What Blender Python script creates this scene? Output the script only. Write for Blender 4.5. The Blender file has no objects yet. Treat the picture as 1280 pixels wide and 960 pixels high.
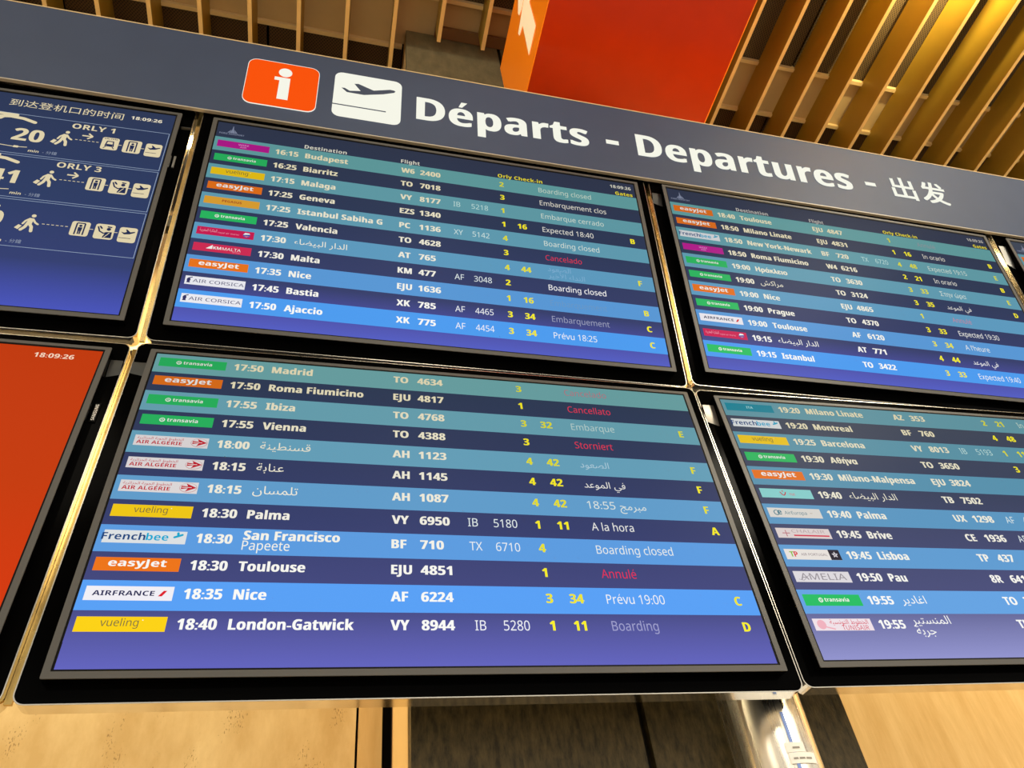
import bpy, bmesh, math, random, unicodedata
from mathutils import Matrix, Vector
random.seed(7)
SC = bpy.context.scene
COL = SC.collection
ZO = 2.806                       # height of the hinge line between the two rows of displays
def R(a): return math.radians(a)

# ------------------------------------------------------------------ camera
cam_d = bpy.data.cameras.new('camera'); cam = bpy.data.objects.new('camera', cam_d); COL.objects.link(cam)
cam_d.sensor_width = 36.0; cam_d.lens = 925.41 / 1280 * 36.0; cam_d.clip_start = 0.05
rot = Matrix.Rotation(-0.31918898, 4, 'Z') @ Matrix.Rotation(2.32808023, 4, 'X') @ Matrix.Rotation(-0.13952285, 4, 'Z')
cam.matrix_world = Matrix.Translation((-0.23169653, -1.21071202, ZO - 1.206045)) @ rot
SC.camera = cam

# ------------------------------------------------------------------ light
w = bpy.data.worlds.new('hall'); SC.world = w; w.use_nodes = True
bg = w.node_tree.nodes['Background']; bg.inputs[0].default_value = (1.0, 0.93, 0.82, 1); bg.inputs[1].default_value = 1.25
SC.view_settings.view_transform = 'Standard'; SC.view_settings.look = 'None'
SC.view_settings.exposure = 0.0; SC.view_settings.gamma = 1.0; SC.view_settings.use_curve_mapping = False
def area(name, loc, size, power, col, tilt=(0, 0, 0)):
    l = bpy.data.lights.new(name, 'AREA'); l.energy = power; l.size = size; l.color = col; l.shape = 'DISK'
    o = bpy.data.objects.new(name, l); COL.objects.link(o); o.location = loc; o.rotation_euler = tilt; return o
HALL = [(-2.4, -3.2), (0.6, -3.4), (3.4, -3.2)]
for (x_, y_), p_ in zip(HALL, (25, 80, 210)): area('hall_light', (x_, y_, 5.10), 1.4, p_, (1.0, 0.90, 0.72), (R(12), 0, 0))

# ------------------------------------------------------------------ materials
def lin(c): 
    c = c / 255.0
    return c / 12.92 if c <= 0.04045 else ((c + 0.055) / 1.055) ** 2.4
def rgb(c): return (lin(c[0]), lin(c[1]), lin(c[2]), 1)
def new_mat(name):
    m = bpy.data.materials.new(name); m.use_nodes = True
    return m, m.node_tree, m.node_tree.nodes['Principled BSDF']
def paint(name, col, rough=0.5, metal=0.0, spec=0.5, bump=None):
    m, nt, b = new_mat(name)
    b.inputs['Base Color'].default_value = (*col, 1); b.inputs['Roughness'].default_value = rough
    b.inputs['Metallic'].default_value = metal; b.inputs['Specular IOR Level'].default_value = spec
    n = nt.nodes.new('ShaderNodeTexNoise'); n.inputs['Scale'].default_value = 9
    tc = nt.nodes.new('ShaderNodeTexCoord'); nt.links.new(tc.outputs['Object'], n.inputs['Vector'])
    mx = nt.nodes.new('ShaderNodeMix'); mx.data_type = 'RGBA'
    mx.inputs['A'].default_value = (*[c * 0.93 for c in col], 1); mx.inputs['B'].default_value = (*[min(1, c * 1.07) for c in col], 1)
    nt.links.new(n.outputs['Fac'], mx.inputs['Factor']); nt.links.new(mx.outputs['Result'], b.inputs['Base Color'])
    if bump:
        bp = nt.nodes.new('ShaderNodeBump'); bp.inputs['Strength'].default_value = bump[1]; bp.inputs['Distance'].default_value = 0.002
        n2 = nt.nodes.new('ShaderNodeTexNoise'); n2.inputs['Scale'].default_value = bump[0]
        nt.links.new(tc.outputs['Object'], n2.inputs['Vector']); nt.links.new(n2.outputs['Fac'], bp.inputs['Height']); nt.links.new(bp.outputs['Normal'], b.inputs['Normal'])
    return m
_E = {}
def E(c, s=1.0):                     # lit pixels of a screen, behind a slightly glossy front
    k = (tuple(c), s)
    if k not in _E:
        m, nt, b = new_mat('lit_pixels'); b.inputs['Base Color'].default_value = (0.004, 0.004, 0.006, 1)
        b.inputs['Roughness'].default_value = 0.3; b.inputs['IOR'].default_value = 1.09; b.inputs['Specular IOR Level'].default_value = 0.2
        b.inputs['Emission Color'].default_value = rgb(c); b.inputs['Emission Strength'].default_value = s
        _E[k] = m
    return _E[k]
def screen_ramp(name, stops, H):
    m, nt, b = new_mat(name); b.inputs['Base Color'].default_value = (0.004, 0.004, 0.006, 1)
    b.inputs['Roughness'].default_value = 0.3; b.inputs['IOR'].default_value = 1.09; b.inputs['Specular IOR Level'].default_value = 0.2
    tc = nt.nodes.new('ShaderNodeTexCoord'); sp = nt.nodes.new('ShaderNodeSeparateXYZ'); nt.links.new(tc.outputs['Object'], sp.inputs[0])
    mp = nt.nodes.new('ShaderNodeMapRange'); mp.inputs['From Min'].default_value = H; mp.inputs['From Max'].default_value = 0
    nt.links.new(sp.outputs['Z'], mp.inputs['Value']); cr = nt.nodes.new('ShaderNodeValToRGB'); nt.links.new(mp.outputs['Result'], cr.inputs['Fac'])
    e = cr.color_ramp.elements
    e[0].position, e[0].color = stops[0][0], rgb(stops[0][1]); e[1].position, e[1].color = stops[-1][0], rgb(stops[-1][1])
    for p_, c_ in stops[1:-1]: q = e.new(p_); q.color = rgb(c_)
    nt.links.new(cr.outputs['Color'], b.inputs['Emission Color']); b.inputs['Emission Strength'].default_value = 1.0
    return m
def stone(name, c1, c2, scale, rough=0.6, pits=0.0, streak=(1, 1, 1)):
    m, nt, b = new_mat(name); N = nt.nodes; L = nt.links
    tc = N.new('ShaderNodeTexCoord'); mp = N.new('ShaderNodeMapping'); mp.inputs['Scale'].default_value = streak
    L.new(tc.outputs['Object'], mp.inputs['Vector'])
    n = N.new('ShaderNodeTexNoise'); n.inputs['Scale'].default_value = scale; n.inputs['Detail'].default_value = 9; n.inputs['Roughness'].default_value = 0.65
    L.new(mp.outputs['Vector'], n.inputs['Vector'])
    cr = N.new('ShaderNodeValToRGB'); e = cr.color_ramp.elements
    e[0].position, e[0].color = 0.35, (*c1, 1); e[1].position, e[1].color = 0.68, (*c2, 1)
    L.new(n.outputs['Fac'], cr.inputs['Fac']); out = cr.outputs['Color']
    bp = N.new('ShaderNodeBump'); bp.inputs['Strength'].default_value = 0.4; bp.inputs['Distance'].default_value = 0.003
    L.new(n.outputs['Fac'], bp.inputs['Height'])
    if pits:
        n2 = N.new('ShaderNodeTexNoise'); n2.inputs['Scale'].default_value = 150; n2.inputs['Detail'].default_value = 3; L.new(mp.outputs['Vector'], n2.inputs['Vector'])
        n3 = N.new('ShaderNodeTexNoise'); n3.inputs['Scale'].default_value = 7; L.new(mp.outputs['Vector'], n3.inputs['Vector'])
        mu = N.new('ShaderNodeMath'); mu.operation = 'MULTIPLY'; L.new(n2.outputs['Fac'], mu.inputs[0]); L.new(n3.outputs['Fac'], mu.inputs[1])
        c3 = N.new('ShaderNodeValToRGB'); q = c3.color_ramp.elements; q[0].position = 0.36; q[0].color = (0, 0, 0, 1); q[1].position = 0.40; q[1].color = (1, 1, 1, 1)
        L.new(mu.outputs[0], c3.inputs['Fac'])
        mx = N.new('ShaderNodeMix'); mx.data_type = 'RGBA'; L.new(c3.outputs['Color'], mx.inputs['Factor'])
        L.new(out, mx.inputs['A']); mx.inputs['B'].default_value = (0.36, 0.22, 0.08, 1); out = mx.outputs['Result']
    L.new(out, b.inputs['Base Color']); L.new(bp.outputs['Normal'], b.inputs['Normal']); b.inputs['Roughness'].default_value = rough
    return m
def brushed(name, col, rough, axis_scale, amt=0.15):
    m, nt, b = new_mat(name); N = nt.nodes; L = nt.links
    tc = N.new('ShaderNodeTexCoord'); mp = N.new('ShaderNodeMapping'); mp.inputs['Scale'].default_value = axis_scale; L.new(tc.outputs['Object'], mp.inputs['Vector'])
    n = N.new('ShaderNodeTexNoise'); n.inputs['Scale'].default_value = 1; n.inputs['Detail'].default_value = 5; L.new(mp.outputs['Vector'], n.inputs['Vector'])
    mr = N.new('ShaderNodeMapRange'); mr.inputs['To Min'].default_value = max(0.02, rough - amt); mr.inputs['To Max'].default_value = rough + amt
    L.new(n.outputs['Fac'], mr.inputs['Value']); L.new(mr.outputs['Result'], b.inputs['Roughness'])
    b.inputs['Base Color'].default_value = (*col, 1); b.inputs['Metallic'].default_value = 1
    bp = N.new('ShaderNodeBump'); bp.inputs['Strength'].default_value = 0.08; bp.inputs['Distance'].default_value = 0.002
    L.new(n.outputs['Fac'], bp.inputs['Height']); L.new(bp.outputs['Normal'], b.inputs['Normal'])
    return m
def perforated(name, metal, hole, pitch):
    m, nt, b = new_mat(name); N = nt.nodes; L = nt.links
    tc = N.new('ShaderNodeTexCoord'); mp = N.new('ShaderNodeMapping'); s = 2 * math.pi / pitch
    mp.inputs['Scale'].default_value = (s, s * 0.9, s); mp.inputs['Rotation'].default_value = (0, 0, R(45)); L.new(tc.outputs['Object'], mp.inputs['Vector'])
    sp = N.new('ShaderNodeSeparateXYZ'); L.new(mp.outputs['Vector'], sp.inputs[0])
    a = N.new('ShaderNodeMath'); a.operation = 'SINE'; L.new(sp.outputs['X'], a.inputs[0])
    c = N.new('ShaderNodeMath'); c.operation = 'SINE'; L.new(sp.outputs['Y'], c.inputs[0])
    d = N.new('ShaderNodeMath'); d.operation = 'ADD'; L.new(a.outputs[0], d.inputs[0]); L.new(c.outputs[0], d.inputs[1])
    cr = N.new('ShaderNodeValToRGB'); q = cr.color_ramp.elements; q[0].position = 0.35; q[0].color = (*metal, 1); q[1].position = 0.55; q[1].color = (*hole, 1)
    L.new(d.outputs[0], cr.inputs['Fac']); L.new(cr.outputs['Color'], b.inputs['Base Color']); b.inputs['Roughness'].default_value = 0.55
    return m
M = {}
M['navy'] = paint('navy_enamel', (0.050, 0.070, 0.125), 0.5, spec=0.25)
M['bezel'] = paint('grey_bezel', (0.085, 0.083, 0.077), 0.42, spec=0.3)
M['lip'] = paint('black_lip', (0.004, 0.004, 0.004), 0.5, spec=0.1)
M['gloss'] = paint('black_gloss', (0.0012, 0.0012, 0.0012), 0.12, spec=0.2); M['gloss'].node_tree.nodes['Principled BSDF'].inputs['IOR'].default_value = 1.10
M['dim_glint'] = paint('dim_glint_steel', (0.07, 0.07, 0.065), 0.4, metal=1)
M['chrome'] = brushed('polished_steel', (0.83, 0.78, 0.68), 0.10, (3, 3, 40), 0.05)
M['trimg'] = paint('beige_grey_trim', (0.46, 0.41, 0.32), 0.4)
M['gold_dark'] = brushed('gold_reflection_dim', (0.52, 0.36, 0.12), 0.25, (6, 6, 14), 0.15)  # darker copy of the gold reflection tint, for the bottom row
M['mid_glint'] = paint('mid_glint_steel', (0.30, 0.28, 0.24), 0.35, metal=1)
M['gold'] = brushed('gold_reflection', (0.98, 0.72, 0.30), 0.25, (6, 6, 14), 0.12)  # gold tint stands for the warm reflections between the housings
M['lipsteel'] = paint('steel_edge', (0.55, 0.52, 0.46), 0.25, metal=1)
M['satin'] = paint('satin_steel', (0.62, 0.62, 0.58), 0.35, metal=1)
M['column'] = brushed('brushed_column', (0.92, 0.88, 0.78), 0.27, (160, 160, 0.8), 0.12)
M['white'] = E((255, 255, 240), 0.92); M['orangelit'] = E((255, 84, 0), 0.95)
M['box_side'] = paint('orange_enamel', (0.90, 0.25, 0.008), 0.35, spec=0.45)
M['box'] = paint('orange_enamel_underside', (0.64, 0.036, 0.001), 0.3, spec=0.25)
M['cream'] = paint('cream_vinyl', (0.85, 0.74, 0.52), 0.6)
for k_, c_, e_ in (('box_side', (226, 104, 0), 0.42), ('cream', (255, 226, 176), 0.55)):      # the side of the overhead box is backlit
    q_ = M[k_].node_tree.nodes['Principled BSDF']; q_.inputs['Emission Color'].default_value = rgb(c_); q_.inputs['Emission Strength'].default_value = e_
M['slat_edge'] = paint('pale_slat_edge', (0.95, 0.64, 0.24), 0.45)
M['slat'] = paint('ochre_lacquer', (0.42, 0.262, 0.028), 0.42, spec=0.4)
M['band'] = paint('beige_plaster', (0.60, 0.45, 0.24), 0.7)
M['rail'] = paint('pale_rail', (0.86, 0.66, 0.34), 0.5)
M['mesh'] = perforated('perforated_steel', (0.10, 0.066, 0.030), (0.012, 0.006, 0.003), 0.0105)
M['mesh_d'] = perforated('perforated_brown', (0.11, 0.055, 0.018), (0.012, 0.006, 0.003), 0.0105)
M['void'] = paint('dark_void', (0.01, 0.008, 0.006), 0.9)
M['timber'] = paint('brown_timber', (0.20, 0.10, 0.035), 0.6)
M['dark_stone'] = stone('dark_slate', (0.026, 0.018, 0.003), (0.115, 0.084, 0.030), 60, 0.55, streak=(1.6, 1, 0.5))
M['lit_stone'] = stone('upper_slate_lit', (0.12, 0.105, 0.052), (0.20, 0.17, 0.085), 14, 0.55, streak=(1.6, 1, 0.7))  # upper slate: the stronger light up there is put into its colour
M['trav'] = stone('pitted_travertine', (0.64, 0.44, 0.19), (0.85, 0.66, 0.36), 4, 0.6, pits=1, streak=(2.2, 1, 1.0))
M['trav_s'] = stone('smooth_travertine', (0.66, 0.42, 0.16), (0.80, 0.56, 0.26), 5, 0.5, streak=(4, 1, 0.6))
M['tan'] = paint('tan_trim', (0.60, 0.40, 0.16), 0.6)
M['floor'] = stone('floor_stone', (0.52, 0.44, 0.32), (0.66, 0.58, 0.45), 3, 0.3)
M['black'] = paint('black_rubber', (0.01, 0.01, 0.01), 0.8)
M['paper'] = paint('white_paper', (0.9, 0.88, 0.82), 0.6)
M['ink'] = paint('grey_ink', (0.3, 0.28, 0.25), 0.8)
M['reflect_blue'] = paint('blue_reflection', (0.22, 0.34, 0.75), 0.4)  # colour of the screens' reflection on the column
mlamp, nt_, b_ = new_mat('added_lamp_diffuser'); b_.inputs['Emission Color'].default_value = (1, 0.8, 0.45, 1); b_.inputs['Emission Strength'].default_value = 9; M['lamp'] = mlamp

# ------------------------------------------------------------------ mesh helpers
class MB:
    def __init__(s): s.v = []; s.f = []; s.m = []; s.mats = []
    def mi(s, m):
        if m not in s.mats: s.mats.append(m)
        return s.mats.index(m)
    def face(s, pts, m):
        k = len(s.v); s.v += [tuple(p) for p in pts]; s.f.append(tuple(range(k, k + len(pts)))); s.m.append(s.mi(m))
    def box(s, a, b, m):
        (x0, y0, z0), (x1, y1, z1) = a, b; k = len(s.v)
        s.v += [(x0, y0, z0), (x1, y0, z0), (x1, y1, z0), (x0, y1, z0), (x0, y0, z1), (x1, y0, z1), (x1, y1, z1), (x0, y1, z1)]
        for f in ((0, 3, 2, 1), (4, 5, 6, 7), (0, 1, 5, 4), (1, 2, 6, 5), (2, 3, 7, 6), (3, 0, 4, 7)): s.f.append(tuple(k + i for i in f)); s.m.append(s.mi(m))
    def prism(s, pts, y0, y1, m):      # outline in x,z (counter-clockwise seen from -y), from y0 (front) to y1 (back)
        n = len(pts); k = len(s.v); s.v += [(p[0], y0, p[1]) for p in pts] + [(p[0], y1, p[1]) for p in pts]
        s.f.append(tuple(range(k, k + n))); s.f.append(tuple(range(k + 2 * n - 1, k + n - 1, -1))); s.m += [s.mi(m)] * 2
        for i in range(n): j = (i + 1) % n; s.f.append((k + j, k + i, k + n + i, k + n + j)); s.m.append(s.mi(m))
    def ring(s, out, inn, y0, y1, m):   # frame between two outlines with equal counts
        n = len(out); k = len(s.v)
        for P, y in ((out, y0), (inn, y0), (out, y1), (inn, y1)): s.v += [(p[0], y, p[1]) for p in P]
        mi = s.mi(m)
        for i in range(n):
            j = (i + 1) % n
            for q in ((k + i, k + j, k + n + j, k + n + i), (k + 2 * n + j, k + 2 * n + i, k + 3 * n + i, k + 3 * n + j), (k + j, k + i, k + 2 * n + i, k + 2 * n + j), (k + n + i, k + n + j, k + 3 * n + j, k + 3 * n + i)):
                s.f.append(q); s.m.append(mi)
    def cyl(s, c, r, h0, h1, m, n=48, axis='z', cap=True):
        k = len(s.v)
        for h in (h0, h1):
            for i in range(n):
                a = 2 * math.pi * i / n; u, w_ = r * math.cos(a), r * math.sin(a)
                s.v.append((c[0] + u, c[1] + w_, h) if axis == 'z' else (c[0] + u, h, c[1] + w_))
        for i in range(n): j = (i + 1) % n; s.f.append((k + i, k + j, k + n + j, k + n + i)); s.m.append(s.mi(m))
        if cap: s.f.append(tuple(range(k + n - 1, k - 1, -1))); s.f.append(tuple(range(k + n, k + 2 * n))); s.m += [s.mi(m)] * 2
    # flat drawing in the x,z plane at depth y
    def quad(s, x0, z0, x1, z1, y, m): s.face([(x0, y, z0), (x1, y, z0), (x1, y, z1), (x0, y, z1)], m)
    def poly(s, pts, y, m):
        from mathutils.geometry import tessellate_polygon
        k = len(s.v); s.v += [(p[0], y, p[1]) for p in pts]
        for t in tessellate_polygon([[Vector((p[0], p[1], 0)) for p in pts]]): s.f.append(tuple(k + i for i in t)); s.m.append(s.mi(m))
    def disc(s, x, z, r, y, m, n=20, rz=None): s.face([(x + r * math.cos(2 * math.pi * i / n), y, z + (rz or r) * math.sin(2 * math.pi * i / n)) for i in range(n)], m)
    def stroke(s, pts, wd, y, m, caps=True):
        for (a, b) in zip(pts[:-1], pts[1:]):
            d = Vector((b[0] - a[0], b[1] - a[1])); 
            if d.length == 0: continue
            d.normalize(); n = Vector((-d.y, d.x)) * wd / 2
            s.face([(a[0] + n.x, y, a[1] + n.y), (a[0] - n.x, y, a[1] - n.y), (b[0] - n.x, y, b[1] - n.y), (b[0] + n.x, y, b[1] + n.y)], m)
        if caps:
            for p in pts: s.disc(p[0], p[1], wd / 2, y, m, 8)
    def text(s, body, x, z, cap, y, m, bold=0.0, sx=1.0, width=None, anchor='l', res=2):
        V, F, x0, x1 = glyphs(body, bold, res); k = len(s.v); sc = cap / 0.72
        if width: sx = width / ((x1 - x0) * sc)
        off = {'l': -x0, 'c': -(x0 + x1) / 2, 'r': -x1}[anchor]
        s.v += [(x + (a + off) * sc * sx, y, z + b * sc) for a, b in V]
        mi = s.mi(m)
        for f in F: s.f.append(tuple(k + i for i in f)); s.m.append(mi)
        return x + (x1 - x0) * sc * sx
    def build(s, name, parent=None, smooth=False):
        me = bpy.data.meshes.new(name); me.from_pydata(s.v, [], s.f)
        for m in s.mats: me.materials.append(m)
        me.polygons.foreach_set('material_index', s.m)
        if smooth: me.polygons.foreach_set('use_smooth', [True] * len(s.f))
        me.update(); o = bpy.data.objects.new(name, me); COL.objects.link(o); o.parent = parent; return o
_G = {}
_ACC = {'é': 'e', 'É': 'E', 'ή': 'η', 'ά': 'α', 'ώ': 'ω'}
GRC, GRS = 'ΑΒΓΔΕΖΗΘΙΚΛΜΝΞΟΠΡ?ΣΤΥΦΧΨΩ', 'αβγδεζηθικλμνξοπρςστυφχψω'
def styled(ch, heavy):               # letters of the sans-serif signage alphabet, heavy or regular
    if 'A' <= ch <= 'Z': return chr((0x1D5D4 if heavy else 0x1D5A0) + ord(ch) - 65)
    if 'a' <= ch <= 'z': return chr((0x1D5EE if heavy else 0x1D5BA) + ord(ch) - 97)
    if '0' <= ch <= '9': return chr((0x1D7EC if heavy else 0x1D7E2) + ord(ch) - 48)
    if heavy and ch in GRC: return chr(0x1D756 + GRC.index(ch))
    if heavy and ch in GRS: return chr(0x1D770 + GRS.index(ch))
    return ch
_BATCH = {}
def letters(res):                    # every character the signs need, read from the font in one go: char -> (points, triangles, advance)
    if res in _BATCH: return _BATCH[res]
    an = 'ABCDEFGHIJKLMNOPQRSTUVWXYZabcdefghijklmnopqrstuvwxyz0123456789'
    cs = [styled(c, True) for c in (an + 'ΑΗαηθκλνροει' if res == 2 else 'Departsu')]
    if res == 2: cs += [styled(c, False) for c in an] + list("Στνωραη:-'，" + '到达登机口的时间分鐘')
    else: cs += list('-出发')
    if res == 2:
        for t in ('الدار البيضاء', 'الصعود', 'النداء الأخير', 'مراكش', 'في الموعد', 'قسنطينة', 'عنابة', 'تلمسان', 'مبرمج', 'اغادير', 'المنستير', 'جربة', 'الخطوط الجوية الجزائرية', 'الملكية المغربية', 'الخطوط التونسية'): cs += list(arabic(t).replace(' ', ''))
    cs = sorted(set(cs)); c = bpy.data.curves.new('t', 'FONT'); c.size = 1; c.space_line = 3; c.resolution_u = res
    c.body = '\n'.join(['H'] + [q + 'H' for q in cs] + ['nnH', 'n nH']); o = bpy.data.objects.new('t', c); me = bpy.data.meshes.new_from_object(o)
    rows = {}; ln = [round((0.3 - v.co.y) / 3) for v in me.vertices]
    for i, v in enumerate(me.vertices): rows.setdefault(ln[i], []).append(i)
    hx = max(me.vertices[i].co.x for i in rows[0]); out = {}
    faces = {}
    for p in me.polygons: faces.setdefault(ln[p.vertices[0]], []).append(tuple(p.vertices))
    adv = {k: max(me.vertices[i].co.x for i in v) - hx for k, v in rows.items()}
    for n, q in enumerate(cs, 1):
        keep = [i for i in rows[n] if me.vertices[i].co.x < adv[n] + .065]; ix = {i: k for k, i in enumerate(keep)}
        out[q] = ([(me.vertices[i].co.x, me.vertices[i].co.y + 3 * n) for i in keep], [tuple(ix[i] for i in f) for f in faces[n] if all(i in ix for i in f)], adv[n])
    out[' '] = ([], [], adv[len(cs) + 2] - adv[len(cs) + 1])
    bpy.data.objects.remove(o); bpy.data.curves.remove(c); bpy.data.meshes.remove(me)
    _BATCH[res] = out; return out
def glyphs(body, bold, res):
    k = (body, bold, res)
    if k not in _G:
        res = 2 if res == 2 else 5; heavy = bold > 0.009; T = letters(res); V = []; F = []; x = 0.0
        shifts = (0.0,) if bold <= 0.03 else (-(bold - .03) * .6, (bold - .03) * .6)
        for ch in body:
            gv, gf, ad = T[styled(_ACC.get(ch, ch), heavy)]
            cjk = res == 5 and ch in '出发'
            for sh, sv in ([(a_, b_) for a_ in (-.02, .02) for b_ in (-.018, 0, .018)] if cjk else [(a_, 0) for a_ in shifts]):
                n = len(V); V += [(p + x + sh, q + sv) for p, q in gv]; F += [tuple(n + i for i in f) for f in gf]
            if ch in _ACC:
                cx = x + (min(p for p, q in gv) + max(p for p, q in gv)) / 2; z = .60 if ch.islower() else .76; n = len(V); q = .055 if heavy else .03
                V += [(cx - .05, z), (cx - .05 + 1.5 * q, z), (cx + .07 + 1.5 * q, z + .17), (cx + .07 - q, z + .17)]; F.append((n, n + 1, n + 2, n + 3))
            x += ad + (.012 if len(shifts) > 1 else 0)
        _G[k] = (V, F, min(v[0] for v in V), max(v[0] for v in V))
    return _G[k]
# Arabic letters joined into their presentation forms, in drawing order
_AR = {}
for cp in range(0xFE80, 0xFEFD):
    d = unicodedata.decomposition(chr(cp)).split()
    if len(d) >= 2: _AR.setdefault(''.join(chr(int(h, 16)) for h in d[1:]), {})[d[0]] = chr(cp)
def arabic(t):
    out = []
    for word in t.split(' '):
        i = 0; toks = []
        while i < len(word):
            if word[i:i + 2] in _AR and len(word[i:i + 2]) == 2: toks.append(word[i:i + 2]); i += 2
            else: toks.append(word[i]); i += 1
        r = []
        for j, c in enumerate(toks):
            f = _AR.get(c, {}); prev = j > 0 and '<initial>' in _AR.get(toks[j - 1], {}); nxt = '<initial>' in f and j + 1 < len(toks) and '<final>' in _AR.get(toks[j + 1], {})
            key = '<medial>' if prev and nxt else '<final>' if prev else '<initial>' if nxt else '<isolated>'
            r.append(f.get(key, f.get('<isolated>', c)))
        out.append(''.join(reversed(r)))
    return ' '.join(reversed(out))
def rrect(x0, z0, x1, z1, r, n=5):
    P = []
    for cx, cz, a0 in ((x1 - r, z0 + r, -90), (x1 - r, z1 - r, 0), (x0 + r, z1 - r, 90), (x0 + r, z0 + r, 180)):
        for i in range(n + 1): a = R(a0 + 90 * i / n); P.append((cx + r * math.cos(a), cz + r * math.sin(a)))
    return P
def tag(o, label=None, cat=None, group=None, kind=None):
    if label: o['label'] = label
    if cat: o['category'] = cat
    if group: o['group'] = group
    if kind: o['kind'] = kind
    return o
def empty(name, loc=(0, 0, 0), parent=None):
    o = bpy.data.objects.new(name, None); o.empty_display_size = 0.1; COL.objects.link(o); o.location = loc; o.parent = parent; return o
def shared(name, me, loc, parent):
    o = bpy.data.objects.new(name, me); COL.objects.link(o); o.parent = parent; o.location = loc; return o

# ------------------------------------------------------------------ the hall: floor, walls, pillar, ceiling
b = MB(); b.box((-7, -8, -0.1), (8, 0.75, 0), M['floor']); tag(b.build('floor'), kind='structure')
YW = 0.60
wall = MB(); wall.box((-7, YW + 0.03, 0), (8, 0.75, 5.75), M['void']); wall = tag(wall.build('wall_back'), kind='structure')
def slab(x0, x1, z0, z1, m, y=YW, th=0.03, name='stone_slab', parent=wall):
    s = MB(); g = 0.003; s.box((x0 + g, y, z0 + g), (x1 - g, y + th, z1 - g), m); return s.build(name, parent)
for x0, x1 in ((-4.9, -3.32), (-3.32, -1.72), (-1.72, -0.124)):
    for z0, z1 in ((0, 1.2), (1.2, 2.9), (2.9, 4.2)): slab(x0, x1, z0, z1, M['trav'], name='travertine_slab')
for z0, z1 in ((0, 1.2), (1.2, 2.9), (2.9, 4.2)): slab(-0.124, -0.064, z0, z1, M['trav_s'], y=YW - 0.006, th=0.036, name='travertine_strip')
for x0, x1 in ((0.90, 2.5), (2.5, 4.1), (4.1, 5.7)):
    for z0, z1 in ((0, 1.2), (1.2, 2.9), (2.9, 4.2)): slab(x0, x1, z0, z1, M['trav_s'], name='travertine_slab')
# the slate-clad pillar
YP = 0.213; ZC = 1.6 + 3.8
pil = MB(); pil.box((-0.043, YP + 0.025, 0), (0.87, YW + 0.03, ZC), M['void']); pil = tag(pil.build('pillar'), kind='structure')
tag(pil, kind='structure')
for x0, x1 in ((-0.052, 0.408), (0.418, 0.886)):
    for z0, z1 in ((0, 2.7), (2.7, ZC)): slab(x0, x1, z0, z1, M['dark_stone'] if z0 == 0 else M['lit_stone'], y=YP, th=0.03, name='slate_slab', parent=pil)
s = MB(); s.box((-0.051, YP + 0.032, 0), (-0.0435, YP + 0.30, ZC), M['tan']); s.build('corner_trim', pil)
s = MB(); s.box((-0.049, YP + 0.302, 0), (-0.0435, YP + 0.335, ZC), M['timber']); s.build('corner_trim', pil)
s = MB(); s.box((0.86, YP + 0.032, 0), (0.884, YW, ZC), M['dark_stone']); s.build('slate_slab', pil)
s = MB(); s.box((0.09, 0.16, ZC - 0.03), (0.62, YP - 0.002, ZC - 0.004), M['timber']); 
s.build('timber_beam', pil)
# short hanging wires at the pillar joint
# ceiling
cl = MB(); cl.box((-7, -8, ZC + 0.25), (8, YW + 0.15, ZC + 0.35), M['void']); ceil = tag(cl.build('ceiling'), kind='structure')
xs = [2.0 + 0.9 * k for k in range(-10, 7)]
me_p = {}
def panel(y0, y1, mat, key):
    if key not in me_p:
        s = MB(); s.box((0.006, 0, 0), (0.894, y1 - y0, 0.015), mat); o = s.build('perforated_panel', ceil); me_p[key] = o.data; bpy.data.objects.remove(o)
    for x in xs:
        if key == 'far' and -0.85 < x < 0.9:
            continue
        shared('perforated_panel', me_p[key], (x, y0, ZC + 0.01), ceil)
panel(-1.2, 0.03, M['mesh'], 'near'); panel(0.30, YW + 0.02, M['mesh_d'], 'far')
s = MB(); s.box((-0.694, 0.30, ZC + 0.01), (-0.056, YW + 0.02, ZC + 0.025), M['mesh_d']); s.build('perforated_panel', ceil)
s = MB(); s.box((0.89, 0.30, ZC + 0.01), (1.09, YW + 0.02, ZC + 0.025), M['mesh_d']); s.build('perforated_panel', ceil)
for y0 in (-2.42, -3.64, -4.86):
    for x in xs: shared('perforated_panel', me_p['near'], (x, y0, ZC + 0.01), ceil)
for x in (-6.5, -4.3, -2.1):
    s = MB(); s.box((x, 0.045, ZC + 0.005), (x + 2.19, 0.285, ZC + 0.03), M['band']); s.build('plaster_panel', ceil)
for x, x1, y1 in ((0.10, .893, .19), (.90, 2.29, .285), (2.3, 4.49, .285), (4.5, 6.69, .285)):
    s = MB(); s.box((x, 0.045, ZC + 0.005), (x1, y1, ZC + 0.03), M['band']); s.build('plaster_panel', ceil)
for x0, x1, y in ((-6.5, 0.60, 0.028), (0.615, 6.7, 0.028), (-6.5, -0.06, 0.285), (0.90, 6.7, 0.285)):
    s = MB(); s.box((x0, y, ZC - 0.022), (x1, y + 0.018, ZC + 0.03), M['rail']); s.build('ceiling_rail', ceil)
# ochre slats, one by one
sl = {}
for k in range(-26, 27):
    x = 0.31 + 0.2125 * k; y1 = 0.165 if -0.08 < x < 0.92 else YW - 0.01; key = y1
    if 0.05 < x < 0.92: y1 = 0.165
    if y1 not in sl:
        s = MB(); s.box((-0.009, -4.9, 0.002), (0.009, y1, 0.188), M['slat']); s.box((-0.009, -4.9, 0), (0.009, y1, 0.002), M['slat_edge']); o = s.build('ceiling_slat', ceil); sl[y1] = o.data; bpy.data.objects.remove(o)
    shared('ceiling_slat', sl[y1], (x, 0, ZC - 0.2), ceil)
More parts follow.
